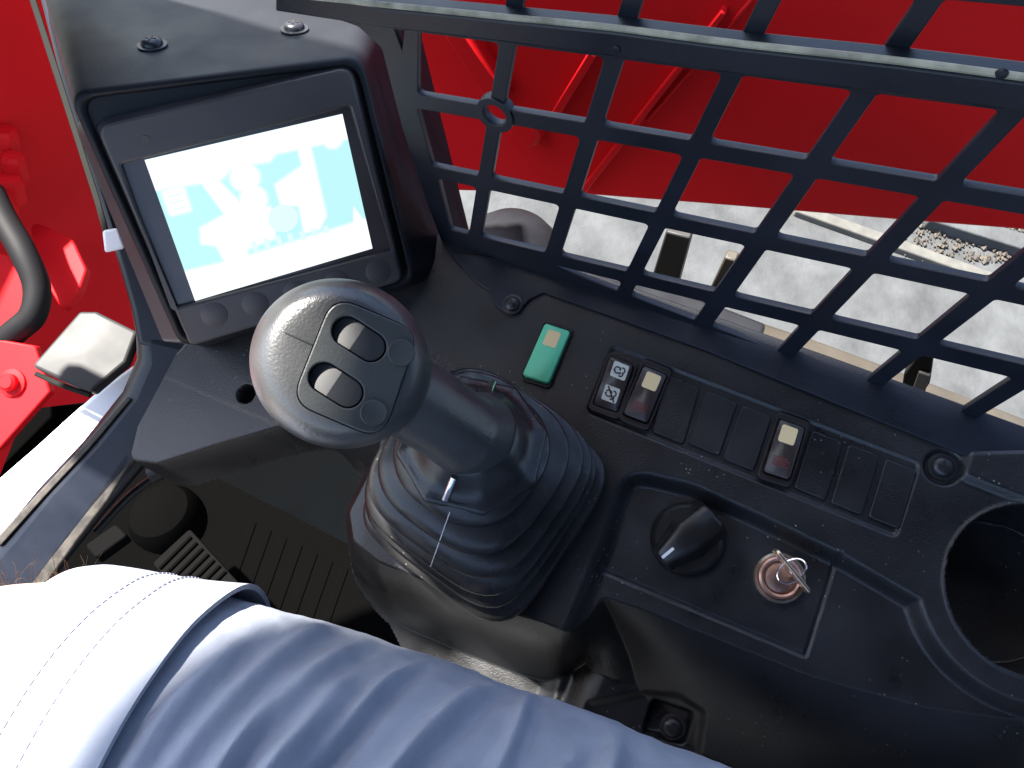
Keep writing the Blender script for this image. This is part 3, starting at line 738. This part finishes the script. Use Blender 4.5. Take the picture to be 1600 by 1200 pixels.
# mounting boss with a through hole
holed('mounting_ring', FGd, disc(rb, 32, *boss), [disc(rb*.62, 26, *boss)], -.0050, .0012, M['guard'], GD, .0005)
# stiffening rail
z_r = .011
rail_px = [(430, -22), (430, 18), (600, 44), (780, 66), (944, 88), (1128, 114), (1334, 141), (1600, 177), (1760, 200), (1760, 150), (1600, 129), (1400, 103), (1152, 76), (956, 50), (788, 33), (600, 14)]
prism('stiffening_rail', FGd, pxs(FGd, rail_px, z_r), -.001, z_r, M['guard'], GD, bevel=.0012, angle=30)
ed = [FGd.w(*FGd.px(x, y, z_r), z_r-.0012) for x, y in ((440, -6), (600, 10), (788, 29), (956, 46), (1152, 71), (1400, 98), (1600, 124), (1740, 142))]
tube('rail_sunlit_edge', ed, .0014, M['worn'], GD, 8, 10)  # no weld: the rail's sunlit top edge, painted as a pale strip
# foot flange bolted to the console
fl_px = [(700, 395), (742, 440), (764, 455), (774, 476), (790, 490), (812, 488), (828, 470), (850, 459), (1100, 548), (1300, 630), (1444, 688), (1660, 775), (1660, 690), (1300, 560), (900, 420)]
prism('foot_flange', FC_, rpoly(pxs(FC_, fl_px), .002, 3), -.003, .0022, M['guard'], GD, bevel=.0007)
for (sx, sy) in ((963, 76), (1565, 116)):
    revolve('rivet', Frame(FGd.w(*FGd.px(sx, sy, z_r), z_r-.0003), FGd.n, FGd.x), [(.0022, 0), (.0018, .0008), (.0003, .0011)], M['guard'], GD, 16)

# ------------------------------------------------------------------ machine outside the right window
RX = Vector((1, 0, 0))
def far(px, py, d): return C(px, py, d)
# lift arm: one big plate parallel to the guard, bottom edge as seen
FA = Frame(FGd.w(0, 0, -.34), FGd.n, FGd.x)
ARM = root('lift_arm', FA.w(-.1, 0, 0), 'glossy red loader lift arm behind the window guard', 'lift arm')
arm_px = [(300, 300), (690, 298), (880, 302), (1100, 319), (1420, 346), (1600, 360), (1900, 386), (2100, -300), (300, -400)]
prism('arm_plate', FA, pxs(FA, arm_px), -.05, 0, M['red'], ARM, bevel=.003)
# folded seam, rib and pin boss on the near face
def bar3(name, pts_px, wpx, z0, z1, fr, m, parent, bevel=.0015):
    (ax, ay), (bx_, by_) = pts_px; d_ = Vector((bx_-ax, by_-ay)).normalized(); nn = Vector((-d_.y, d_.x))*wpx/2
    q = [(ax+nn.x, ay+nn.y), (bx_+nn.x, by_+nn.y), (bx_-nn.x, by_-nn.y), (ax-nn.x, ay-nn.y)]
    return prism(name, fr, pxs(fr, q, z1), z0, z1, m, parent, bevel=bevel)
bar3('rib', ((925, 85), (862, 188)), 14, -.002, .016, FA, M['red'], ARM)
bar3('rib', ((1130, 20), (910, 300)), 10, -.002, .010, FA, M['red'], ARM)
bar3('rib', ((700, 40), (778, 160)), 26, -.002, .020, FA, M['red'], ARM)
bar3('seam', ((1175, 0), (1010, 190)), 6, -.002, .004, FA, M['red'], ARM)
revolve('pin_boss', FA.sub(826, 196, 0), [(.020, -.002), (.020, .012), (.016, .016), (.0005, .016)], M['red'], ARM, 32)
# lower body deck just under the window
FDk = Frame(C(1300, 560, .72), Vector((0, 0, 1)), FGd.x)
DK = prism('deck_plate', FDk, pxs(FDk, [(700, 370), (860, 390), (1000, 440), (1130, 482), (1290, 535), (1480, 606), (1700, 690), (1900, 1000), (900, 700)]), -.03, 0, M['fender'], None, bevel=.004)
tag(DK, 'brown grey body deck plate below the window guard', 'body panel')
tag(post_ := prism('fender_edge', FDk, pxs(FDk, [(700, 352), (780, 372), (870, 392), (1000, 436), (1130, 478), (1200, 505), (1180, 560), (700, 460)], .02), -.01, .02, M['pod'], None, bevel=.004), 'black fender edge along the foot of the guard below the dome', 'fender')
dome = Frame(C(800, 400, .80), (cd(.15, .55, .8)), cd(1, 0, 0))
WL = root('work_light', dome.o, 'dark glossy domed lamp cover outside behind the guard', 'lamp')
revolve('dome_shell', dome, [(.052, -.02), (.052, .0), (.047, .018), (.036, .031), (.020, .039), (.0005, .041)], M['pod'], WL, 40, angle=60)
revolve('dome_rim', dome, [(.060, -.024), (.060, -.006), (.056, -.002), (.050, -.002)], M['fender'], WL, 40, cap1=False)
def post(name, pts, dpt, th, m, label, cat):
    f = Frame(C(*pts[0], dpt), FGd.n, FGd.x)
    o = prism(name, f, pxs(f, pts), -th, 0, M[m], None, bevel=.0015); tag(o, label, cat); return o
post('guard_post', [(1040, 362), (1078, 372), (1052, 470), (1010, 460)], .66, .012, 'steel', 'grey steel upright bracket seen through the guard beside the dome', 'bracket')
post('wedge_bracket', [(1132, 402), (1150, 408), (1128, 470), (1104, 462)], .66, .010, 'fender', 'small tan wedge bracket between two guard bars', 'bracket')
LT = root('window_latch', C(1430, 600, .56), 'clear and black window latch at the foot of the guard', 'latch')
f = Frame(C(1430, 580, .56), FGd.n, FGd.x)
prism('latch_lever', f, rpoly(pxs(f, [(1436, 552), (1458, 556), (1452, 600), (1442, 616), (1408, 612), (1412, 585)]), .002, 3), -.006, 0, M['seal'], LT, bevel=.001)
prism('latch_pad', f, rpoly(pxs(f, [(1435, 582), (1453, 588), (1444, 618), (1424, 612)], .003), .001, 3), -.002, .003, M['knob'], LT, bevel=.001)
# kerb and rubble on the ground
kf = [(C(1200, 322, 1)-CAM)]
def gp(px, py, z=0):
    r = ray(px, py); t = (GZ+z-CAM.z)/r.z; return CAM + r*t
def ground_bar(name, a_, b_, wd, hgt, m):
    A, B = gp(*a_), gp(*b_); d_ = (B-A).normalized(); s_ = Vector((-d_.y, d_.x, 0))*wd/2
    vs = [A-s_, B-s_, B+s_, A+s_]; vs = [v - Vector((0, 0, .01)) for v in vs] + [v + Vector((0, 0, hgt)) for v in vs]
    return mesh(name, vs, [[0, 1, 2, 3], [4, 5, 6, 7], [0, 1, 5, 4], [1, 2, 6, 5], [2, 3, 7, 6], [3, 0, 4, 7]], m, None, smooth=False, bevel=.004)
tag(ground_bar('timber', (1240, 330), (1560, 445), .035, .02, M['timber']), 'pale weathered batten lying on the concrete below the arm', 'timber')
tag(ground_bar('timber', (1440, 345), (1680, 420), .06, .04, M['concrete']), 'grey concrete strip lying beside the rubble', 'kerb')
vs, fs = [], []
for k in range(800):
    c_ = gp(1400+random.random()**.7*300, 350+random.random()*62); c_ += Vector((0, 0, .006)); s_ = random.choice((.002, .003, .004, .005, .008))*random.uniform(.7, 1.3); b0 = len(vs)
    for q in ((1, 0, 0), (-1, 0, 0), (0, 1, 0), (0, -1, 0), (0, 0, 1), (0, 0, -1)): vs.append(c_ + Vector(q)*s_*random.uniform(.6, 1.2) + Vector([random.uniform(-.3, .3)*s_ for _ in range(3)]))
    for t_ in ((0, 2, 4), (2, 1, 4), (1, 3, 4), (3, 0, 4), (2, 0, 5), (1, 2, 5), (3, 1, 5), (0, 3, 5)): fs.append([b0+i for i in t_])
RB = mesh('rubble', vs, fs, M['gravel'], None, smooth=False); RB['kind'] = 'stuff'; RB['label'] = 'loose brown rubble scattered on the pale concrete'; RB['category'] = 'rubble'

# ------------------------------------------------------------------ machine seen through the front, at the left
FL = Frame(C(80, 350, 1.12), Vector((-.25, -1, .12)), cd(1, 0, 0))
LB = root('front_crossmember', FL.o, 'red front body of the loader seen through the windscreen', 'machine body')
yt_ = (.92-FL.o.z)/FL.y.z; xa_, xb_ = FL.px(-500, 350)[0]-.75, FL.px(330, 350)[0]; yb_ = (.08-FL.o.z)/FL.y.z
prism('body_plate', FL, [(xa_, yb_), (xb_, yb_), (xb_, yt_), (xa_, yt_)], -.04, 0, M['red'], LB)
f2 = Frame(C(90, 420, 1.0), Vector((-.15, .25, 1)), cd(1, 0, 0))
prism('gusset_plate', f2, rpoly(pxs(f2, [(40, 338), (112, 372), (134, 420), (122, 455), (98, 486), (70, 440)]), .012, 5), -.012, 0, M['red'], LB, bevel=.002)
f3 = Frame(C(30, 600, .92), Vector((-.5, .0, 1)), cd(1, 0, 0))
prism('corner_plate', f3, pxs(f3, [(-60, 520), (54, 540), (78, 612), (0, 700), (-120, 760)]), -.012, 0, M['red'], LB, bevel=.002)
revolve('bolt', f3.sub(20, 598, 0), [(.016, 0), (.016, .003), (.010, .004), (.010, .010), (.007, .013), (.0004, .013)], M['red'], LB, 24)
f4 = Frame(C(10, 450, .98), Vector((-.5, .0, 1)), cd(1, 0, 0))
prism('side_plate', f4, rpoly(pxs(f4, [(-80, 400), (10, 395), (36, 440), (38, 495), (0, 525), (-80, 560)]), .01, 4), -.012, 0, M['red'], LB, bevel=.002)
tube('arched_rib', [C(-30, 80, 1.05), C(20, 140, 1.05), C(45, 195, 1.06), C(66, 240, 1.08)], .010, M['red'], LB, 12, 6)
for (x_, y_, r_) in ((8, 215, .016), (22, 255, .014), (14, 290, .018), (4, 310, .016)):
    revolve('hose_fitting', Frame(C(x_, y_, .985), cd(.2, .6, .6), cd(1, 0, 0)), [(r_, -.02), (r_, .006), (r_*.8, .012), (.0005, .013)], M['red'], LB, 8, angle=20)
HS = tube('hydraulic_hose', [C(-14, 300, .95), C(6, 342, .94), C(36, 394, .93), C(57, 446, .93), C(52, 490, .93), C(26, 516, .935), C(-30, 560, .95)], .0150, M['hose'], None, 18, 8)
tag(HS, 'thick black hydraulic hose bending in front of red plates', 'hose')

# cab front frame: corner post, sill rail, white sill, latch plate
def strip(name, rows_, th, m, parent, bevel=.003):
    """rows_: list of (pxL, pyL, pxR, pyR, depth); a ribbon with thickness away from the camera"""
    A = [C(a_, b_, d_) for a_, b_, _, _, d_ in rows_]; B = [C(c_, d2, d_) for _, _, c_, d2, d_ in rows_]; n = len(A)
    back_ = [(p-CAM).normalized()*th for p in A]
    vs = A + B + [p+q for p, q in zip(A, back_)] + [p+q for p, q in zip(B, back_)]; fs = []
    for i in range(n-1):
        fs += [[i, i+1, n+i+1, n+i], [2*n+i, 3*n+i, 3*n+i+1, 2*n+i+1], [i, 2*n+i, 2*n+i+1, i+1], [n+i, n+i+1, 3*n+i+1, 3*n+i]]
    fs += [[0, n, 3*n, 2*n], [n-1, 3*n-1, 4*n-1, 2*n-1]]
    return mesh(name, vs, fs, m, parent, True, 40, bevel, 3)
CF = root('cab_frame', C(150, 640, .64), 'dark cab corner post and entry sill frame left of the monitor', 'cab frame')
strip('corner_post', [(52, -60, 140, -60, .62), (64, 0, 150, 0, .62), (100, 140, 190, 140, .61), (150, 300, 240, 300, .60), (182, 400, 280, 400, .60), (205, 480, 300, 480, .60), (216, 540, 300, 560, .60)], .05, M['frame'], CF, .004)
strip('window_seal', [(36, -40, 46, -40, .60), (46, 0, 57, 0, .60), (80, 105, 91, 105, .60), (114, 210, 124, 210, .595), (146, 310, 156, 310, .59), (162, 368, 172, 366, .59)], .006, M['seal'], CF, .001)
strip('seal_tab', [(160, 360, 184, 356, .575), (164, 395, 196, 388, .575)], .012, M['sill'], CF, .002)
sr = [(212, 500, 330, 520, .60), (214, 560, 310, 600, .60), (192, 612, 282, 660, .60), (130, 690, 235, 722, .60), (60, 764, 168, 800, .60), (0, 838, 105, 880, .60), (-80, 930, 30, 980, .60)]
strip('sill_rail', sr, .06, M['frame'], CF, .012)
strip('rail_lip', [(198, 620, 205, 624, .599), (130, 696, 139, 702, .599), (62, 768, 70, 776, .599), (-10, 846, 0, 854, .599)], .006, M['rust'], CF, .001)
strip('scuffed_trim', [(196, 706, 210, 718, .60), (150, 770, 168, 784, .60), (105, 828, 124, 842, .60), (64, 884, 82, 900, .60), (20, 945, 40, 960, .60)], .012, M['rust'], CF, .002)
WS = strip('white_sill', [(214, 568, 232, 592, .66), (160, 606, 210, 640, .66), (110, 650, 160, 700, .66), (55, 700, 100, 762, .66), (-5, 752, 40, 830, .66), (-80, 820, -30, 910, .66)], .03, M['sill'], None, .003)
tag(WS, 'sunlit white door sill running beside the dark frame rail', 'sill')
f5 = Frame(C(135, 550, .63), cd(.05, .30, .95), cd(1, 0, 0))
LP = root('latch_plate', f5.o, 'worn grey metal latch plate on the sill by the red plates', 'plate')
prism('plate_body', f5, rpoly(pxs(f5, [(48, 572), (124, 486), (150, 486), (214, 518), (196, 566), (142, 612), (120, 604)]), .004, 4), -.012, 0, M['steel'], LP, bevel=.0025, seg=3)
tube('plate_edge', [f5.w(*f5.px(50, 580), -.006), f5.w(*f5.px(90, 598), -.006), f5.w(*f5.px(136, 614), -.006)], .0022, M['seal'], LP, 8, 4)

# ------------------------------------------------------------------ foot well
FZ = C(330, 860, .98)
FF = Frame(FZ, Vector((0, 0, 1)), F_c and Vector((1, 0, 0)))
fl = struct(prism('cab_floor', FF, pxs(FF, [(40, 640), (700, 560), (900, 1000), (700, 1500), (-300, 1500), (-120, 1050)]), -.03, 0, M['shaded_floor'], None, smooth=False))
for k in range(7):
    a_, b_ = (395+24*k, 815+12*k), (360+24*k, 915+12*k)
    bar3('mat_rib', (a_, b_), 12, -.001, .0014, FF, M['shaded_floor'], fl, .001)
FPn = [C(322, 718, .70), C(440, 676, .66), C(660, 636, .60), C(600, 880, .74), C(480, 822, .78), C(338, 754, .80)]
nn = (FPn[2]-FPn[0]).cross(FPn[3]-FPn[0]).normalized()
if nn.dot(CAM-FPn[0]) < 0: nn = -nn
FPf = Frame(C(480, 750, .72), nn, cd(1, 0, 0))
pn = tag(prism('knee_panel', FPf, rpoly(pxs(FPf, [(330, 745), (345, 712), (440, 676), (700, 610), (650, 900), (555, 858)]), .006, 4), -.012, 0, M['panel'], None, bevel=.003), 'dark grey knee panel in the foot well under the console', 'panel')
# curved under-dash duct lip
tag(tube('under_dash_lip', [C(236, 742, .60), C(300, 712, .60), C(360, 694, .60), C(440, 676, .60), C(540, 668, .60)], .007, M['pod'], None, 10, 6), 'thin dark curved lip under the console apron', 'trim')
tag(tube('cable', [C(150, 830, .66), C(210, 768, .66), C(290, 718, .66), C(380, 690, .65)], .0035, M['pod'], None, 10, 6), 'thin dark cable curving across the foot well', 'cable')
PD = root('foot_pedal', C(290, 880, .92), 'dark ribbed foot pedal on the cab floor', 'pedal')
fp = Frame(C(300, 860, .90), cd(-.1, .55, .83), cd(.8, -.55, 0))
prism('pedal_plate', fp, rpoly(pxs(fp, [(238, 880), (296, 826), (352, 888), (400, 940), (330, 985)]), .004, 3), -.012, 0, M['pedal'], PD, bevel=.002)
for k in range(7):
    bar3('tread_rib', ((248+9*k, 888+9*k), (298+9*k, 838+9*k)), 4, -.001, .003, fp, M['shaded_floor'], PD, .0008)
dr = Frame(C(245, 795, .97), cd(-.1, .6, .8), cd(1, 0, 0))
DR = revolve('pedal_pivot', dr, [(.046, -.10), (.044, -.02), (.036, -.004), (.020, .004), (.0005, .006)], M['shaded_floor'], None, 32); tag(DR, 'dark round pedal pivot housing in the foot well', 'pedal housing')
bk_ = Frame(C(165, 840, .88), cd(.1, .5, .85), cd(.8, .5, 0))
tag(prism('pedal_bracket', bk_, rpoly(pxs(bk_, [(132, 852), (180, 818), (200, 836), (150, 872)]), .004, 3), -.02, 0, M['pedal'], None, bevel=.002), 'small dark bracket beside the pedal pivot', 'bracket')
# ------------------------------------------------------------------ operator's leg
PS = root('person', C(300, 1240, .385), 'seated person in light blue grey shorts, one thigh across the foreground', 'person')
st_ = [(-330, 1760, .62, .050), (-330, 1500, .52, .056), (-262, 1320, .44, .066), (-150, 1215, .412, .078), (30, 1163, .400, .085), (300, 1240, .385, .0915), (700, 1394, .370, .0950), (1150, 1588, .355, .0965), (1600, 1800, .345, .10)]
cp = spline([(*C(x_, y_, d_), r_) for x_, y_, d_, r_ in st_], 24)
cen = [Vector(c_[:3]) for c_ in cp]; rad_ = [float(c_[3]) for c_ in cp]
arc_ = [0.]
for i in range(1, len(cen)): arc_.append(arc_[-1] + (cen[i]-cen[i-1]).length)
def leg_rings(i0, i1, dr_fn, n=120, sub=4):
    rings_ = []; prev = None
    for i in range(i0*sub, i1*sub+1):
        k = min(i//sub, len(cen)-2); f_ = i/sub-k
        c_ = cen[k].lerp(cen[k+1], f_); r_ = rad_[k]*(1-f_)+rad_[k+1]*f_; s_ = arc_[k]*(1-f_)+arc_[k+1]*f_
        t_ = (cen[min(k+2, len(cen)-1)]-cen[max(k-1, 0)]).normalized()
        up_ = ROT @ Vector((0, 1, 0)); x_ = (up_-t_*up_.dot(t_)).normalized(); y_ = t_.cross(x_)
        rr = []
        for q in range(n):
            th = 2*math.pi*q/n; dd, sh_ = dr_fn(s_, th)
            rr.append(c_ + t_*sh_ + (x_*math.cos(th)+y_*math.sin(th))*(r_+dd))
        rings_.append(rr)
    return rings_
IDX = lambda j: 24*j
loft('leg_skin', leg_rings(0, IDX(8), lambda s_, th: (-.006-.016*max(0, min(1, (s_-arc_[IDX(4)+12])/.03)), 0), 48, 1), M['skin'], PS, angle=80)
from mathutils import noise as mn
s_edge = arc_[IDX(5)-2]        # cuff edge station
FOLDS = []
fr_ = random.Random(11); u0_ = .030
while u0_ < .46:
    FOLDS.append((u0_, fr_.uniform(-.030, -.008), fr_.uniform(.0030, .0058), fr_.uniform(.0032, .0072)*(.55 if u0_ < .06 else 1), fr_.uniform(-.1, .75), fr_.uniform(1.2, 3.2), fr_.uniform(0, 9)))
    u0_ += fr_.uniform(.007, .018)
def folds(s_, th):
    u = s_-s_edge; t_ = th if th < math.pi else th-2*math.pi
    wig = .004*mn.noise(Vector((u*12, t_*1.7, 3.1)))
    z = 0.
    for (u0, sl_, sg, am, t0, tl, ph) in FOLDS:
        d = u - (u0 + sl_*t_ + .005*math.sin(t_*1.6+ph)) - wig
        if abs(d) > 5*sg: continue
        e = max(0., min(1., (t_-t0+.35)/.5)) * max(0., min(1., (t0+tl-t_)/.6))
        e = e*e*(3-2*e)
        z += am*e*(math.exp(-(d/sg)**2) - .55*math.exp(-((d-1.9*sg)/sg)**2))
    z += .0022*mn.noise(Vector((u*26, t_*2.2, 7.))) * min(1, max(0, u/.05))
    z += .0007*mn.noise(Vector((s_*75, t_*7, 1.))) + .0003*mn.noise(Vector((s_*190, t_*17, 5.)))
    return z, 0
loft('shorts_leg', leg_rings(IDX(4)+14, IDX(8), lambda s_, th: (folds(s_, th)[0], 0), 180, 5), M['shorts'], PS, angle=80)
# turned-up cuff, open at its upper edge
s_hem = arc_[IDX(3)+20]
def cuff_fn(extra):
    def fn(s_, th):
        fl_ = .0045 + .004*max(0, (s_-s_edge+.05)/.05)**2 + .0010*mn.noise(Vector((s_*22, math.cos(th)*3, math.sin(th)*3)))
        return fl_+extra, .006*math.sin(th*1.0+.6)
    return fn
i0, i1 = IDX(4)+5, IDX(5)-2
outr = leg_rings(i0, i1, cuff_fn(0), 150, 3); innr = leg_rings(i0, i1, cuff_fn(-.0028), 150, 3)
CU = loft('cuff', outr + innr[::-1], M['shorts'], PS, cap0=False, cap1=False, angle=70)
# two rows of stitches
for off_ in (0, 3):
    rws = leg_rings(IDX(4)+12+off_, IDX(4)+13+off_, cuff_fn(.0003), 420, 1)[0]
    vs, fs = [], []
    for q in range(0, 420, 3):
        a_, b_ = rws[q], rws[(q+2) % 420]; d_ = (b_-a_).normalized(); nn_ = ((a_-cen[IDX(4)+4])).normalized(); s2 = d_.cross(nn_)*.0004; b0 = len(vs)
        vs += [a_-s2, b_-s2, b_+s2, a_+s2] + [v+nn_*.0004 for v in (a_-s2, b_-s2, b_+s2, a_+s2)]
        fs += [[b0+i for i in f_] for f_ in ([0, 1, 2, 3], [4, 5, 6, 7], [0, 1, 5, 4], [1, 2, 6, 5], [2, 3, 7, 6], [3, 0, 4, 7])]
    o = mesh('stitching', vs, fs, M['thread'], CU, smooth=False); o['kind'] = 'stuff'
# knee hair
sk = leg_rings(IDX(3)+14, IDX(4)+8, lambda s_, th: (-.006, 0), 48, 2)
hv, hf = [], []
for k in range(170):
    i = random.randrange(len(sk)); q = random.gauss(-1, 4) % 48; q0 = int(q)
    p = sk[i][q0].lerp(sk[i][(q0+1) % 48], q-q0); cc_ = sum(sk[i], Vector())/48; nn_ = (p-cc_).normalized()
    L_ = random.uniform(.006, .014); side = Vector([random.uniform(-1, 1) for _ in range(3)])
    pth = [p, p+nn_*L_*.45+side*L_*.12, p+nn_*L_*.75+side*L_*.35, p+nn_*L_*.85+side*L_*.7]
    b0 = len(hv)
    rr = tube_rings(pth, [.00012, .00011, .00009, .00004], 3)
    for r_ in rr: hv += r_
    for a_ in range(3):
        for b_ in range(3): hf.append([b0+a_*3+b_, b0+a_*3+(b_+1) % 3, b0+(a_+1)*3+(b_+1) % 3, b0+(a_+1)*3+b_])
o = mesh('leg_hair', hv, hf, M['hair'], PS, smooth=False); o['kind'] = 'stuff'
